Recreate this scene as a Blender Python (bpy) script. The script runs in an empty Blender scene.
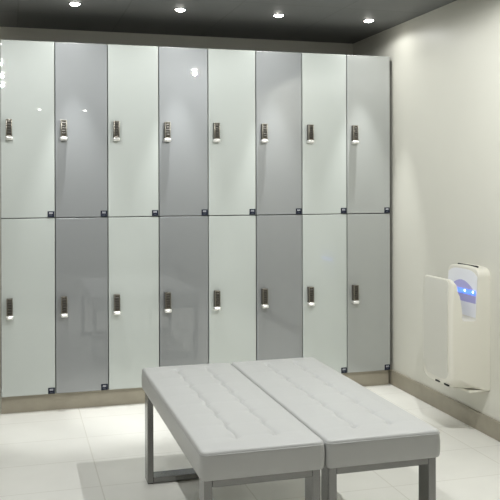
import bpy, bmesh, math, random
from mathutils import Vector, Matrix
from mathutils.geometry import tessellate_polygon

random.seed(4)
PI = math.pi
scene = bpy.context.scene
COL = scene.collection

# ---------------------------------------------------------------- dimensions
LW, NL = 0.30, 8                    # locker width, columns
X0 = -LW * NL                       # left end of the bank (right end at x = 0)
PLINTH, DOORH = 0.098, 1.0087
CEIL, BACK, WALLX = 2.306, 0.647, 0.025
ROOM_L, ROOM_F = -4.3, -7.6
BASE_H, BASE_T = 0.0966, 0.012
LOCKD = 0.56

# ---------------------------------------------------------------- materials
def nodes_of(m):
    m.use_nodes = True
    return m.node_tree.nodes, m.node_tree.links

def mat(name, col, rough=0.5, metal=0.0, coat=0.0, coat_rough=0.05, spec=0.5, emis=None, estr=0.0,
        noise=0.0, nscale=20.0, bump=0.0, bscale=200.0, stretch=None):
    m = bpy.data.materials.new(name)
    ns, ls = nodes_of(m)
    b = ns['Principled BSDF']
    b.inputs['Base Color'].default_value = (*col, 1)
    b.inputs['Roughness'].default_value = rough
    b.inputs['Metallic'].default_value = metal
    b.inputs['Coat Weight'].default_value = coat
    b.inputs['Coat Roughness'].default_value = coat_rough
    b.inputs['Specular IOR Level'].default_value = spec
    if emis:
        b.inputs['Emission Color'].default_value = (*emis, 1)
        b.inputs['Emission Strength'].default_value = estr
    tc = ns.new('ShaderNodeTexCoord')
    mp = ns.new('ShaderNodeMapping')
    ls.new(tc.outputs['Object'], mp.inputs['Vector'])
    if stretch:
        mp.inputs['Scale'].default_value = stretch
    if noise > 0:
        n = ns.new('ShaderNodeTexNoise'); n.inputs['Scale'].default_value = nscale
        n.inputs['Detail'].default_value = 4
        ls.new(mp.outputs['Vector'], n.inputs['Vector'])
        r = ns.new('ShaderNodeValToRGB')
        r.color_ramp.elements[0].position = 0.3
        r.color_ramp.elements[1].position = 0.7
        r.color_ramp.elements[0].color = (*[c * (1 - noise) for c in col], 1)
        r.color_ramp.elements[1].color = (*[min(1, c * (1 + noise)) for c in col], 1)
        ls.new(n.outputs['Fac'], r.inputs['Fac'])
        ls.new(r.outputs['Color'], b.inputs['Base Color'])
    if bump > 0:
        n2 = ns.new('ShaderNodeTexNoise'); n2.inputs['Scale'].default_value = bscale
        n2.inputs['Detail'].default_value = 3
        ls.new(mp.outputs['Vector'], n2.inputs['Vector'])
        bp = ns.new('ShaderNodeBump'); bp.inputs['Strength'].default_value = bump
        bp.inputs['Distance'].default_value = 0.002
        ls.new(n2.outputs['Fac'], bp.inputs['Height'])
        ls.new(bp.outputs['Normal'], b.inputs['Normal'])
    return m

def tiled(name, c1, c2, cj, w, h, ox, oy, mortar, rough, noise_amt, spec=0.5, jrough=0.7):
    m = bpy.data.materials.new(name)
    ns, ls = nodes_of(m)
    b = ns['Principled BSDF']
    tc = ns.new('ShaderNodeTexCoord')
    mp = ns.new('ShaderNodeMapping'); mp.inputs['Location'].default_value = (ox, oy, 0)
    ls.new(tc.outputs['Object'], mp.inputs['Vector'])
    br = ns.new('ShaderNodeTexBrick')
    br.offset = 0.0; br.offset_frequency = 2; br.squash = 1.0
    br.inputs['Scale'].default_value = 1.0
    br.inputs['Mortar Size'].default_value = mortar
    br.inputs['Mortar Smooth'].default_value = 0.1
    br.inputs['Brick Width'].default_value = w
    br.inputs['Row Height'].default_value = h
    br.inputs['Color1'].default_value = (*c1, 1)
    br.inputs['Color2'].default_value = (*c2, 1)
    br.inputs['Mortar'].default_value = (*cj, 1)
    ls.new(mp.outputs['Vector'], br.inputs['Vector'])
    n = ns.new('ShaderNodeTexNoise'); n.inputs['Scale'].default_value = 3.5; n.inputs['Detail'].default_value = 6
    ls.new(mp.outputs['Vector'], n.inputs['Vector'])
    r = ns.new('ShaderNodeMapRange')
    r.inputs['From Min'].default_value = 0.3; r.inputs['From Max'].default_value = 0.7
    r.inputs['To Min'].default_value = 1 - noise_amt; r.inputs['To Max'].default_value = 1 + noise_amt
    ls.new(n.outputs['Fac'], r.inputs['Value'])
    mx = ns.new('ShaderNodeMix'); mx.data_type = 'RGBA'; mx.blend_type = 'MULTIPLY'
    mx.inputs['Factor'].default_value = 1
    ls.new(br.outputs['Color'], mx.inputs['A'])
    ls.new(r.outputs['Result'], mx.inputs['B'])
    ls.new(mx.outputs['Result'], b.inputs['Base Color'])
    rr = ns.new('ShaderNodeMapRange')
    rr.inputs['To Min'].default_value = rough; rr.inputs['To Max'].default_value = jrough
    ls.new(br.outputs['Fac'], rr.inputs['Value'])
    ls.new(rr.outputs['Result'], b.inputs['Roughness'])
    b.inputs['Specular IOR Level'].default_value = spec
    bp = ns.new('ShaderNodeBump'); bp.invert = True
    bp.inputs['Strength'].default_value = 0.4; bp.inputs['Distance'].default_value = 0.002
    ls.new(br.outputs['Fac'], bp.inputs['Height'])
    ls.new(bp.outputs['Normal'], b.inputs['Normal'])
    return m

M = {}
M['wall'] = mat('wall_paint', (0.67, 0.66, 0.59), 0.45, noise=0.012, nscale=3, bump=0.05, bscale=250)
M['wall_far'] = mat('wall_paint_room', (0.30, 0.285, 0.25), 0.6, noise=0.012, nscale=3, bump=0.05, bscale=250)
M['floor'] = tiled('floor_tiles', (0.825, 0.815, 0.765), (0.81, 0.80, 0.75), (0.71, 0.695, 0.64), 0.60, 0.352,
                   1.97, 0.535, 0.0028, 0.34, 0.035)
M['ceiling'] = tiled('ceiling_tiles', (0.15, 0.154, 0.152), (0.165, 0.169, 0.167), (0.145, 0.145, 0.145), 0.60, 0.60,
                     1.70, 0.43, 0.005, 0.62, 0.04)
M['base'] = mat('skirting_taupe', (0.335, 0.305, 0.24), 0.5, noise=0.06, nscale=14)
M['light_glass'] = mat('pale_green_glass', (0.495, 0.53, 0.505), 0.5, coat=1.0, coat_rough=0.006)
M['grey_glass'] = mat('silver_grey_glass', (0.278, 0.290, 0.297), 0.45, metal=0.3, coat=1.0, coat_rough=0.006, noise=0.03, nscale=900)
M['light_glass'].node_tree.nodes['Principled BSDF'].inputs['Coat IOR'].default_value = 1.65
M['grey_glass'].node_tree.nodes['Principled BSDF'].inputs['Coat IOR'].default_value = 1.8
M['soft_grey_glass'] = mat('soft_grey_glass', (0.375, 0.39, 0.378), 0.45, metal=0.2, coat=1.0, coat_rough=0.006)
M['soft_grey_glass'].node_tree.nodes['Principled BSDF'].inputs['Coat IOR'].default_value = 1.7
M['carcass'] = mat('locker_carcass', (0.10, 0.105, 0.095), 0.6)
M['chrome'] = mat('polished_steel', (0.80, 0.78, 0.74), 0.18, metal=1.0)
M['lock_dark'] = mat('lock_housing_bronze', (0.075, 0.065, 0.05), 0.38, metal=0.3)
M['dial'] = mat('lock_dial_gunmetal', (0.06, 0.055, 0.045), 0.5, metal=0.2)
M['nickel'] = mat('bright_nickel', (0.86, 0.85, 0.82), 0.32, metal=0.65)
M['bezel'] = mat('satin_bezel', (0.30, 0.28, 0.24), 0.35, metal=0.9)
M['navy'] = mat('number_plate_navy', (0.010, 0.014, 0.028), 0.5, spec=0.2)
M['mark'] = mat('number_print_white', (0.62, 0.63, 0.68), 0.5)
M['mark_dim'] = mat('number_print_grey', (0.12, 0.13, 0.16), 0.5)
M['leather'] = mat('white_leatherette', (0.495, 0.498, 0.488), 0.42, bump=0.25, bscale=260, noise=0.012, nscale=6)
M['piping'] = mat('white_leatherette_welt', (0.43, 0.435, 0.43), 0.42)
M['steel'] = mat('satin_steel', (0.25, 0.25, 0.245), 0.25, metal=1.0, noise=0.03, nscale=40, stretch=(1, 1, 12))
M['rubber'] = mat('black_rubber', (0.02, 0.02, 0.02), 0.7)
M['dryer'] = mat('dryer_ivory_plastic', (0.76, 0.74, 0.655), 0.30, spec=0.5)
M['dryer_front'] = mat('dryer_front_grey_white', (0.68, 0.67, 0.605), 0.33)
M['dryer_inner'] = mat('dryer_inner_white', (0.85, 0.86, 0.88), 0.28)
M['lavender'] = mat('dryer_painted_glow', (0.46, 0.44, 0.74), 0.3)  # tint of the display's glow on the inner panel, painted as colour
M['display'] = mat('dryer_lit_display', (0.10, 0.16, 0.75), 0.3, emis=(0.06, 0.16, 1.0), estr=0.9)
M['led'] = mat('dryer_indicator_led', (0.6, 0.8, 1.0), 0.3, emis=(0.45, 0.72, 1.0), estr=4.0)
M['black'] = mat('vent_black', (0.012, 0.012, 0.012), 0.6)
M['trim'] = mat('lamp_trim_dark', (0.035, 0.035, 0.035), 0.4)
M['lens'] = mat('lamp_lens', (0.9, 0.9, 0.9), 0.3, emis=(1.0, 0.97, 0.90), estr=22.0)

# ---------------------------------------------------------------- mesh helpers
def box(bm, lo, hi, bevel=0.0, seg=2):
    lo, hi = Vector(lo), Vector(hi)
    g = bmesh.ops.create_cube(bm, size=1)
    s = hi - lo; c = (hi + lo) / 2
    for v in g['verts']:
        v.co = Vector((v.co.x * s.x, v.co.y * s.y, v.co.z * s.z)) + c
    if bevel > 0:
        es = list({e for v in g['verts'] for e in v.link_edges})
        bmesh.ops.bevel(bm, geom=es, offset=bevel, segments=seg, affect='EDGES', profile=0.5)

def cyl(bm, c, axis, r, h, seg=24, r2=None):
    g = bmesh.ops.create_cone(bm, cap_ends=True, segments=seg, radius1=r, radius2=r if r2 is None else r2, depth=h)
    rot = Vector((0, 0, 1)).rotation_difference(Vector(axis)).to_matrix()
    for v in g['verts']:
        v.co = rot @ v.co + Vector(c)

def obj(name, bm, m, parent=None, smooth=True, loc=None, angle=35, flat_y=False):
    bmesh.ops.recalc_face_normals(bm, faces=bm.faces[:])
    if smooth:
        lim = math.radians(angle)
        for f in bm.faces: f.smooth = True
        for e in bm.edges:
            if len(e.link_faces) == 2 and e.calc_face_angle(0) > lim: e.smooth = False
        if flat_y:                      # the two flat side caps
            cap = {f for f in bm.faces if max(v.co.y for v in f.verts) - min(v.co.y for v in f.verts) < 1e-6}
            for f in cap: f.smooth = False
            for e in bm.edges:
                if len(e.link_faces) == 2 and (e.link_faces[0] in cap) != (e.link_faces[1] in cap): e.smooth = False
    me = bpy.data.meshes.new(name)
    bm.to_mesh(me); bm.free()
    me.materials.append(m)
    o = bpy.data.objects.new(name, me)
    COL.objects.link(o)
    if parent: o.parent = parent
    if loc: o.location = loc
    return o

def B(name, lo, hi, m, parent=None, bevel=0.0, seg=2):
    bm = bmesh.new(); box(bm, lo, hi, bevel, seg)
    return obj(name, bm, m, parent)

def struct(o):
    o['kind'] = 'structure'; return o

def thing(name, loc, label, cat, group=None):
    o = bpy.data.objects.new(name, None); COL.objects.link(o)
    o.empty_display_size = 0.1
    o.location = loc
    o['label'] = label; o['category'] = cat
    if group: o['group'] = group
    return o

def copy_tree(o, parent=None):
    c = o.copy(); COL.objects.link(c)
    if parent: c.parent = parent
    for ch in list(o.children): copy_tree(ch, c)
    return c

# ---------------------------------------------------------------- room shell
T = 0.12
struct(B('floor', (ROOM_L - T, ROOM_F - T, -0.1), (WALLX + T, BACK + T, 0), M['floor']))
struct(B('ceiling', (ROOM_L - T, ROOM_F - T, CEIL), (WALLX + T, BACK + T, CEIL + 0.1), M['ceiling']))
struct(B('wall_back', (ROOM_L, BACK, 0), (WALLX, BACK + T, CEIL), M['wall']))
struct(B('wall_right', (WALLX, ROOM_F, 0), (WALLX + T, BACK + T, CEIL), M['wall']))
struct(B('wall_left', (ROOM_L - T, ROOM_F, 0), (ROOM_L, BACK + T, CEIL), M['wall_far']))
struct(B('wall_front', (ROOM_L, ROOM_F - T, 0), (WALLX, ROOM_F, CEIL), M['wall_far']))
struct(B('baseboard_right', (WALLX - BASE_T, ROOM_F, 0), (WALLX, BACK, BASE_H), M['base'], bevel=0.002, seg=1))

# ---------------------------------------------------------------- locker plinth
pl = B('locker_plinth', (X0, 0.029, 0), (-0.001, LOCKD, PLINTH - 0.0005), M['base'])
pl['label'] = 'long recessed taupe plinth under the whole bank of lockers'
pl['category'] = 'plinth'

# ---------------------------------------------------------------- lockers
def make_locker(door_mat):
    t = thing('locker', (0, 0, 0), '', 'locker', 'glass-fronted lockers')
    G = 0.0022
    # carcass: open shell of panels behind the door
    bm = bmesh.new()
    box(bm, (0.0005, 0.021, 0.0005), (LW - 0.0005, LOCKD, DOORH - 0.0005))
    obj('cabinet_body', bm, M['carcass'], t)
    bm = bmesh.new()
    box(bm, (G, 0.0, G), (LW - G, 0.019, DOORH - G), 0.0035, 3)
    d = obj('door', bm, door_mat, t, angle=8)
    # hinges side reveal strip, combination lock
    cx, cz = 0.048, DOORH / 2 - 0.002
    w, h, dp = 0.034, 0.098, 0.030
    bm = bmesh.new()
    box(bm, (cx - w / 2, -dp, cz - h / 2 + 0.008), (cx + w / 2, 0.001, cz + h / 2 + 0.008), 0.003, 2)
    k = obj('combination_lock', bm, M['lock_dark'], t)
    # bright front bezel: frame of four bars
    bm = bmesh.new()
    z0, z1 = cz - h / 2 + 0.008, cz + h / 2 + 0.008
    for lo, hi in (((cx - w / 2, z0), (cx - w / 2 + 0.0045, z1)), ((cx + w / 2 - 0.0045, z0), (cx + w / 2, z1)),
                   ((cx - w / 2 + 0.006, z1 - 0.005), (cx + w / 2 - 0.006, z1)),
                   ((cx - w / 2 + 0.006, z0), (cx + w / 2 - 0.006, z0 + 0.006))):
        box(bm, (lo[0], -dp - 0.004, lo[1]), (hi[0], -dp + 0.001, hi[1]), 0.0012, 2)
    obj('bezel', bm, M['bezel'], k)
    # dial wheels: little ribbed drums, axis along x
    for i in range(5):
        z = z1 - 0.020 - i * 0.0142
        bm = bmesh.new()
        cyl(bm, (cx, -dp + 0.0005, z), (1, 0, 0), 0.0055, w - 0.014, 16)
        obj('dial_wheel', bm, M['dial'], k)
    # turning knob: squat bright boss with a thumb bar
    bm = bmesh.new()
    zk = z0 - 0.007
    box(bm, (cx - 0.020, -0.040, zk - 0.0125), (cx + 0.020, 0.001, zk + 0.008), 0.006, 3)
    box(bm, (cx - 0.014, -0.050, zk - 0.007), (cx + 0.014, -0.038, zk + 0.002), 0.004, 3)
    obj('turn_knob', bm, M['nickel'], k)
    # number plate at the lower right corner
    bm = bmesh.new()
    box(bm, (LW - 0.0425, -0.003, 0.0035), (LW - 0.0045, 0.0005, 0.0385), 0.001, 1)
    p = obj('number_plate', bm, M['navy'], t)
    bm = bmesh.new()
    for i in range(3):
        x = LW - 0.0335 + i * 0.0068
        for lo, hi in (((0, 0), (0.0052, 0.0016)), ((0, 0.0084), (0.0052, 0.010)), ((0, 0), (0.0016, 0.010)), ((0.0036, 0), (0.0052, 0.010))):
            box(bm, (x + lo[0], -0.0036, 0.0225 + lo[1]), (x + hi[0], -0.0028, 0.0225 + hi[1]))
    obj('printed_marks', bm, M['mark'], p)
    bm = bmesh.new()
    box(bm, (LW - 0.032, -0.0034, 0.0115), (LW - 0.016, -0.0028, 0.0135))
    obj('printed_line', bm, M['mark_dim'], p)
    return t

pale = make_locker(M['light_glass'])
grey = make_locker(M['grey_glass'])
soft = make_locker(M['soft_grey_glass'])
ords = ['leftmost', 'second from left', 'third from left', 'fourth from left',
        'fourth from right', 'third from right', 'second from right', 'rightmost']
used = set()
for row in (0, 1):
    for c in range(NL):
        src = soft if c == NL - 1 else grey if c % 2 else pale
        o = src if src.name not in used else copy_tree(src)
        used.add(src.name)
        o.location = (X0 + LW * c, 0, PLINTH + DOORH * row)
        o['label'] = '%s locker in the %s row, %s of its row of eight' % (
            'light grey glass-fronted' if c == NL - 1 else 'silver-grey glass-fronted' if c % 2 else 'pale green glass-fronted', 'upper' if row else 'lower', ords[c])

# ---------------------------------------------------------------- benches
CB, CT = 0.399, 0.488
def cushion_mesh(W, L, seams, tufts):
    bm = bmesh.new()
    nx, ny = 120, 150
    R, ER = 0.018, 0.010
    def plan(x, y, grow=0.0):
        # rounded-rectangle plan
        hx, hy = W / 2 - R, L / 2 - R
        ax, ay = abs(x - W / 2), abs(y - L / 2)
        if ax > hx and ay > hy:
            a, b = ax - hx, ay - hy
            f = max(a, b) / max(1e-9, math.hypot(a, b))
            ax, ay = hx + a * f, hy + b * f
        s = lambda v: 1 if v >= 0 else -1
        X = W / 2 + s(x - W / 2) * ax; Y = L / 2 + s(y - L / 2) * ay
        if grow:
            d = Vector((X - W / 2, Y - L / 2))
            e = Vector((s(d.x) if abs(d.x) > hx else 0, s(d.y) if abs(d.y) > hy else 0))
            if e.length: e.normalize(); X += e.x * grow; Y += e.y * grow
        return X, Y
    def top(x, y):
        ex = min(x, W - x); ey = min(y, L - y); e = min(ex, ey)
        z = CT - CB
        if e < ER: z -= ER - math.sqrt(max(0, ER * ER - (ER - e) ** 2))
        z += 0.007 * min(1, ex / 0.06) * min(1, ey / 0.06)
        for s in seams:
            ph = (y - tufts[0]) / (tufts[1] - tufts[0])
            d = abs(x - s - 0.0035 * math.sin(2 * PI * ph))
            inside = min(1, max(0, (y - tufts[0] + 0.03) / 0.03)) * min(1, max(0, (tufts[-1] + 0.03 - y) / 0.03))
            z -= 0.0078 * math.exp(-d / 0.0058) * inside
            for t in tufts:
                r2 = d * d + (y - t) ** 2
                z -= 0.0062 * math.exp(-r2 / (2 * 0.011 ** 2))
        for t in tufts:
            g = math.exp(-abs(y - t) / 0.009)
            z -= 0.0009 * g * min(1, ex / 0.05)
        return z
    def spread(n, Ltot):
        # denser near the border
        out = []
        edge = [0, 0.0006, 0.0018, 0.0036, 0.006, 0.010, 0.018]
        m = n - 2 * len(edge)
        mid = [edge[-1] + (Ltot - 2 * edge[-1]) * (i + 1) / (m + 1) for i in range(m)]
        return edge + mid + [Ltot - v for v in reversed(edge)]
    xs, ys = spread(nx, W), spread(ny, L)
    grid = []
    for y in ys:
        row = []
        for x in xs:
            X, Y = plan(x, y)
            row.append(bm.verts.new((X, Y, top(x, y))))
        grid.append(row)
    for j in range(ny - 1):
        for i in range(nx - 1):
            bm.faces.new((grid[j][i], grid[j][i + 1], grid[j + 1][i + 1], grid[j + 1][i]))
    ring = [(i, 0) for i in range(nx)] + [(nx - 1, j) for j in range(1, ny)] + \
           [(i, ny - 1) for i in range(nx - 2, -1, -1)] + [(0, j) for j in range(ny - 2, 0, -1)]
    prev = [grid[j][i] for i, j in ring]
    H = CT - CB
    for z, g in ((H - 0.016, 0.0010), (H * 0.6, 0.003), (H * 0.3, 0.003), (0.010, 0.0015), (0.003, -0.001), (0, -0.005)):
        cur = []
        for i, j in ring:
            X, Y = plan(xs[i], ys[j], g)
            cur.append(bm.verts.new((X, Y, z)))
        for k in range(len(ring)):
            k2 = (k + 1) % len(ring)
            bm.faces.new((prev[k], prev[k2], cur[k2], cur[k]))
        prev = cur
    bm.faces.new(prev)
    return bm

def ring_tube(W, L, R, r, z, out):
    bm = bmesh.new()
    pts = []
    for cx, cy, a0 in ((W - R, L - R, 0), (R, L - R, 90), (R, R, 180), (W - R, R, 270)):
        for k in range(7):
            a = math.radians(a0 + 15 * k)
            pts.append((cx + (R + out) * math.cos(a), cy + (R + out) * math.sin(a), math.cos(a), math.sin(a)))
    rings = []
    for x, y, nx_, ny_ in pts:
        rings.append([bm.verts.new((x + nx_ * r * math.cos(b), y + ny_ * r * math.cos(b), z + r * math.sin(b)))
                      for b in [2 * PI * q / 10 for q in range(10)]])
    for k in range(len(rings)):
        a, b = rings[k], rings[(k + 1) % len(rings)]
        for q in range(10):
            bm.faces.new((a[q], a[(q + 1) % 10], b[(q + 1) % 10], b[q]))
    return bm

BW, BL = 0.400, 1.185
def make_bench():
    t = thing('bench', (0, 0, 0), '', 'bench', 'pair of upholstered benches')
    tufts = [0.110 + 0.137 * k for k in range(8)]
    c = obj('seat_cushion', cushion_mesh(BW, BL, (0.137, 0.267), tufts), M['leather'], t, loc=(0, 0, CB), angle=80)
    obj('piping', ring_tube(BW, BL, 0.018, 0.0018, CT - CB - 0.011, 0.0002), M['piping'], c)
    bw, bd, bh = 0.026, 0.072, 0.024
    i0, i1 = 0.012, BW - 0.012
    TOP = CB - 0.0005
    for y0 in (0.014, BL - 0.014 - bd):
        for x0 in (i0, i1 - bw):
            bm = bmesh.new()
            box(bm, (x0, y0, 0.004), (x0 + bw, y0 + bd, TOP), 0.0015, 1)
            l = obj('leg', bm, M['steel'], t)
            bm = bmesh.new(); box(bm, (x0 + 0.003, y0 + 0.006, 0), (x0 + bw - 0.003, y0 + bd - 0.006, 0.0045))
            obj('foot_pad', bm, M['rubber'], l)
        bm = bmesh.new(); box(bm, (i0 + bw, y0, 0.004), (i1 - bw, y0 + bd, 0.004 + bh), 0.0015, 1)
        obj('floor_bar', bm, M['steel'], t)
        bm = bmesh.new(); box(bm, (i0 + bw, y0, TOP - bh), (i1 - bw, y0 + bd, TOP), 0.0015, 1)
        obj('cross_rail', bm, M['steel'], t)
    for x0 in (i0 + 0.05, i1 - 0.05 - bw):
        bm = bmesh.new(); box(bm, (x0, 0.014 + bd, TOP - 0.02), (x0 + bw, BL - 0.014 - bd, TOP), 0.0015, 1)
        obj('side_rail', bm, M['steel'], t)
    return t

b1 = make_bench()
b1.location = (-1.787, -2.377, 0)
b1['label'] = 'left one of two white tufted benches, nearer to the lockers\' left end'
b2 = copy_tree(b1)
b2.location = (-1.381, -2.377, 0)
b2['label'] = 'right one of two white tufted benches, on the hand dryer side'

# ---------------------------------------------------------------- hand dryer
DW = 0.30
def loft(profile, us, shift):
    """profile: list of (d, z, wtop, wfront); slices along the width."""
    bm = bmesh.new()
    rings = []
    for u in us:
        rings.append([bm.verts.new(shift(u, *p)) for p in profile])
    n = len(profile)
    for a, b in zip(rings, rings[1:]):
        for k in range(n):
            k2 = (k + 1) % n
            bm.faces.new((a[k], a[k2], b[k2], b[k]))
    for rg in (rings[0], rings[-1]):
        for tri in tessellate_polygon([[Vector((v.co.x, v.co.z, 0)) for v in rg]]):
            try: bm.faces.new([rg[i] for i in tri])
            except ValueError: pass
    return bm

def inset(u, R):
    t = min(u, DW - u)
    if t >= R: return 0.0
    return R - math.sqrt(max(0.0, R * R - (R - t) ** 2))

US = [0, 0.0008, 0.003, 0.007, 0.012, 0.018, 0.026, 0.036, 0.05, 0.08, 0.11, 0.15]
US = US + [DW - u for u in reversed(US[:-1])]

def arc(cd, cz, r, a0, a1, n):
    return [(cd + r * math.cos(math.radians(a0 + (a1 - a0) * i / n)), cz + r * math.sin(math.radians(a0 + (a1 - a0) * i / n))) for i in range(n + 1)]

DRY_Z = 0.235
dr = thing('hand_dryer', (WALLX + 0.001, -1.094, DRY_Z), 'ivory hands-in jet hand dryer with blue display mounted on right wall', 'hand dryer')
# local frame: x = -depth, y = along the wall, z from the underside
prof = []
prof += [(0.0, 0.0), (0.03, 0.0), (0.17, 0.012)]
prof += arc(0.185, 0.055, 0.042, -80, -5, 5)
prof += [(0.229, 0.15), (0.231, 0.30), (0.228, 0.45), (0.222, 0.545)]
prof += arc(0.2120, 0.562, 0.0095, 0, 165, 8)
prof += [(0.196, 0.525), (0.182, 0.488), (0.169, 0.445), (0.162, 0.400)]
prof += arc(0.149, 0.372, 0.012, 0, -90, 4) + arc(0.096, 0.372, 0.014, -90, -180, 4)
prof += [(0.078, 0.44), (0.074, 0.52), (0.069, 0.612)]
prof += arc(0.059, 0.620, 0.010, 0, 85, 5)
prof += [(0.04, 0.631), (0.0, 0.632)]
def shift(u, d, z):
    i1, i2 = inset(u, 0.034), inset(u, 0.012)
    arch = 0.010 * (1 - ((u - DW / 2) / (DW / 2)) ** 2)
    if d > 0.165:                       # front wing: generously rounded outline
        if z > 0.50: z = z - i1 * (z - 0.42) / 0.16
        if z < 0.12: z = z + inset(u, 0.055) * (1 - z / 0.16)
        d = d - 0.8 * inset(u, 0.022) * min(1, (d - 0.165) / 0.05)
    elif z > 0.56:                      # rear wing
        z = z - i1 * (z - 0.50) / 0.13 + (arch - 0.010) * (z - 0.50) / 0.13
    return Vector((-d, u, z))
body = obj('body', loft(prof, US, shift), M['dryer'], dr, angle=40, flat_y=True)
# front cover: slightly proud shell over the front face
fp = [(0.2292, 0.07), (0.2295, 0.15), (0.2315, 0.30), (0.2285, 0.45), (0.2225, 0.54), (0.2195, 0.565),
      (0.224, 0.566), (0.227, 0.54), (0.232, 0.45), (0.2352, 0.30), (0.2330, 0.15), (0.2322, 0.07), (0.222, 0.04), (0.2185, 0.042)]
fu = [0.026, 0.028, 0.031, 0.036, 0.045, 0.06, 0.10, 0.15]
fu = fu + [DW - u for u in reversed(fu[:-1])]
def shift2(u, d, z):
    t = min(u, DW - u) - 0.026
    r = 0.030
    i = r - math.sqrt(max(0, r * r - (r - min(r, t)) ** 2)) if t < r else 0
    if z > 0.5: z -= i * (z - 0.42) / 0.16
    if z < 0.12: z += max(i, inset(min(u, DW - u) - 0.024, 0.055))
    return Vector((-d, u, z))
obj('front_cover', loft(fp, fu, shift2), M['dryer_front'], dr, angle=40)

# inner face of the rear wing: white panel, display glow painted as lavender plate, lit display with two lights
def inner_d(z):  # depth of the rear wing's inner face at height z
    pts = [(0.372, 0.082), (0.44, 0.078), (0.52, 0.074), (0.600, 0.070)]
    for (a, da), (b, db) in zip(pts, pts[1:]):
        if z <= b: return da + (db - da) * (z - a) / (b - a)
    return pts[-1][1]
def inner_patch(name, outline, off, m, parent):
    """plate following the inner face; outline in (u, z)"""
    bm = bmesh.new()
    fr = [bm.verts.new((-(inner_d(z) + off), u, z)) for u, z in outline]
    bk = [bm.verts.new((-(inner_d(z) + off - 0.0015), u, z)) for u, z in outline]
    n = len(outline)
    f1 = bm.faces.new(fr); f2 = bm.faces.new(bk)
    for k in range(n):
        bm.faces.new((fr[k], fr[(k + 1) % n], bk[(k + 1) % n], bk[k]))
    bmesh.ops.triangulate(bm, faces=[f1, f2])
    return obj(name, bm, m, parent)
def strip(u0, u1, zb, zt, n=10):
    us = [u0 + (u1 - u0) * i / n for i in range(n + 1)]
    return [(u, zb(u)) for u in us] + [(u, zt(u)) for u in reversed(us)]
ip = inner_patch('inner_panel', strip(0.005, DW - 0.010, lambda u: 0.374, lambda u: 0.613 - 0.035 * (abs(u - DW / 2) / (DW / 2)) ** 4),
                 0.002, M['dryer_inner'], dr)
lav = inner_patch('display_glow_patch', strip(0.008, DW - 0.014, lambda u: 0.445, lambda u: 0.500 + 0.055 * math.sin(PI * (u - 0.014) / (DW - 0.028))),
                  0.0032, M['lavender'], dr)
disp = inner_patch('display', strip(0.010, DW - 0.06, lambda u: 0.486, lambda u: 0.510), 0.0044, M['display'], dr)
for u in (0.034, 0.112):
    bm = bmesh.new()
    cyl(bm, (-(inner_d(0.502) + 0.005), u, 0.502), (1, 0, 0), 0.0055, 0.003, 16)
    obj('indicator_light', bm, M['led'], disp)
# intake slot along the top of the rear wing, outlet slots under the front, drain tray
bm = bmesh.new()
box(bm, (-0.046, 0.045, 0.6255), (-0.039, DW - 0.060, 0.6335), 0.001, 1)
obj('intake_slot', bm, M['black'], dr)
for u0, u1 in ((0.035, 0.075), (0.125, 0.165)):
    bm = bmesh.new(); box(bm, (-0.2245, u0, 0.026), (-0.213, u1, 0.034), 0.001, 1)
    obj('drain_slot', bm, M['black'], dr)
bm = bmesh.new(); box(bm, (-0.120, 0.006, -0.010), (-0.001, DW - 0.006, 0.003), 0.003, 2)
obj('drip_tray', bm, M['dryer'], dr)

# ---------------------------------------------------------------- downlights
def make_downlight():
    t = thing('downlight', (0, 0, CEIL), '', 'downlight', 'recessed ceiling downlights')
    bm = bmesh.new()
    n = 32
    prof_r = [(0.028, 0.0), (0.028, -0.002), (0.031, -0.003), (0.036, -0.0025), (0.038, -0.001), (0.038, 0.0)]
    rings = [[bm.verts.new((r * math.cos(2 * PI * k / n), r * math.sin(2 * PI * k / n), z)) for r, z in prof_r] for k in range(n)]
    for k in range(n):
        a, b = rings[k], rings[(k + 1) % n]
        for q in range(len(prof_r)):
            q2 = (q + 1) % len(prof_r)
            bm.faces.new((a[q], a[q2], b[q2], b[q]))
    obj('trim_ring', bm, M['trim'], t)
    bm = bmesh.new()
    bmesh.ops.create_uvsphere(bm, u_segments=32, v_segments=16, radius=0.0279)
    for v in bm.verts: v.co.z = v.co.z * 0.42 if v.co.z < 0 else 0
    bmesh.ops.remove_doubles(bm, verts=bm.verts[:], dist=1e-5)
    obj('lamp_lens', bm, M['lens'], t)
    return t

def spot(parent, power, size, blend, name='beam_light'):
    l = bpy.data.lights.new(name, 'SPOT')
    l.energy = power; l.spot_size = math.radians(size); l.spot_blend = blend
    l.shadow_soft_size = 0.014; l.color = (0.985, 1.0, 0.985)
    o = bpy.data.objects.new(name, l); COL.objects.link(o)
    o.parent = parent; o.location = (0, 0, -0.035)
    return o

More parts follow.
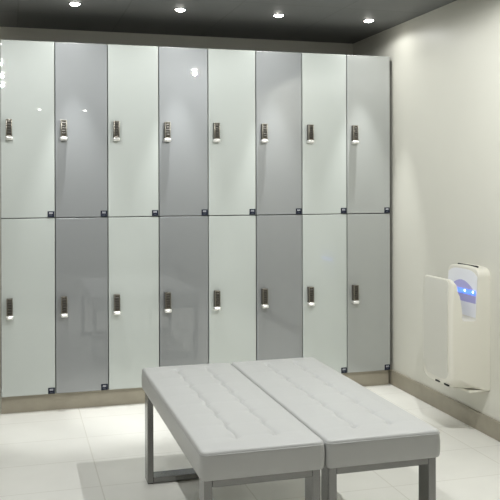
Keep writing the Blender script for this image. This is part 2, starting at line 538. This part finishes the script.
ROWS = [(-0.146, 'in the row above the lockers', (-1.995, -1.398, -0.800, -0.215), ((32, 37, 0.7, 'beam_light'), (1.35, 170, 0.3, 'spill_light'))),
        (-2.20, 'in the row over the benches', (-0.800,), ((39, 180, 0.15, 'spill_light'),)),
        (-6.40, 'in the row farthest from lockers', (-1.995, -1.398), ((6, 165, 0.3, 'spill_light'),))]
WHICH = {1: ['rightmost'], 4: ['leftmost', 'second from left', 'third from left', 'rightmost'], 3: ['leftmost', 'middle', 'rightmost'], 2: ['left', 'right']}
proto = make_downlight()
todo = []
for y, where, xs, beams in ROWS:
    for i, x in enumerate(xs):
        o = copy_tree(proto) if todo else proto
        o.location = (x, y, CEIL)
        o['label'] = 'small round ceiling downlight above the right bench, out of the frame' if len(xs) == 1 else 'small round ceiling downlight, %s of %s %s' % (WHICH[len(xs)][i], {4: 'four', 3: 'three', 2: 'two'}[len(xs)], where)
        todo.append((o, beams))
for i, y in enumerate((-1.30, -2.06, -2.82, -3.55)):
    o = copy_tree(proto)
    o.location = (-2.43, y, CEIL)
    o['label'] = 'small round ceiling downlight left of the benches, %s from the lockers' % ('nearest', 'second', 'third', 'farthest')[i]
    todo.append((o, (((11, 13, 8, 5)[i], 180, 0.15, 'spill_light'),)))
for o, beams in todo:
    for b in beams: spot(o, *b)

# ---------------------------------------------------------------- world, camera, colour
w = bpy.data.worlds.new('World'); scene.world = w; w.use_nodes = True
w.node_tree.nodes['Background'].inputs['Color'].default_value = (0.5, 0.5, 0.48, 1)
w.node_tree.nodes['Background'].inputs['Strength'].default_value = 0.0

cam = bpy.data.cameras.new('camera'); co = bpy.data.objects.new('camera', cam); COL.objects.link(co)
yaw, pitch, roll = 0.27526882, -0.00311725, -0.00269281
cy, sy = math.cos(yaw), math.sin(yaw)
f = Vector((sy * math.cos(pitch), cy * math.cos(pitch), math.sin(pitch)))
r = Vector((cy, -sy, 0)); u = r.cross(f)
c_, s_ = math.cos(roll), math.sin(roll)
r2, u2 = c_ * r + s_ * u, -s_ * r + c_ * u
m = Matrix((r2, u2, -f)).transposed().to_4x4()
m.translation = Vector((-2.325436, -4.755117, 1.295451))
co.matrix_world = m
cam.sensor_width = 36; cam.sensor_fit = 'HORIZONTAL'
cam.lens = 810.817 / 500 * 36
cam.shift_x = (250 - 243.0989) / 500
cam.shift_y = (186.8903 - 250) / 500
cam.clip_start = 0.05
scene.camera = co
scene.view_settings.view_transform = 'Standard'
scene.view_settings.look = 'None'
scene.view_settings.gamma = 1
scene.view_settings.use_curve_mapping = False
scene.view_settings.exposure = 1.2
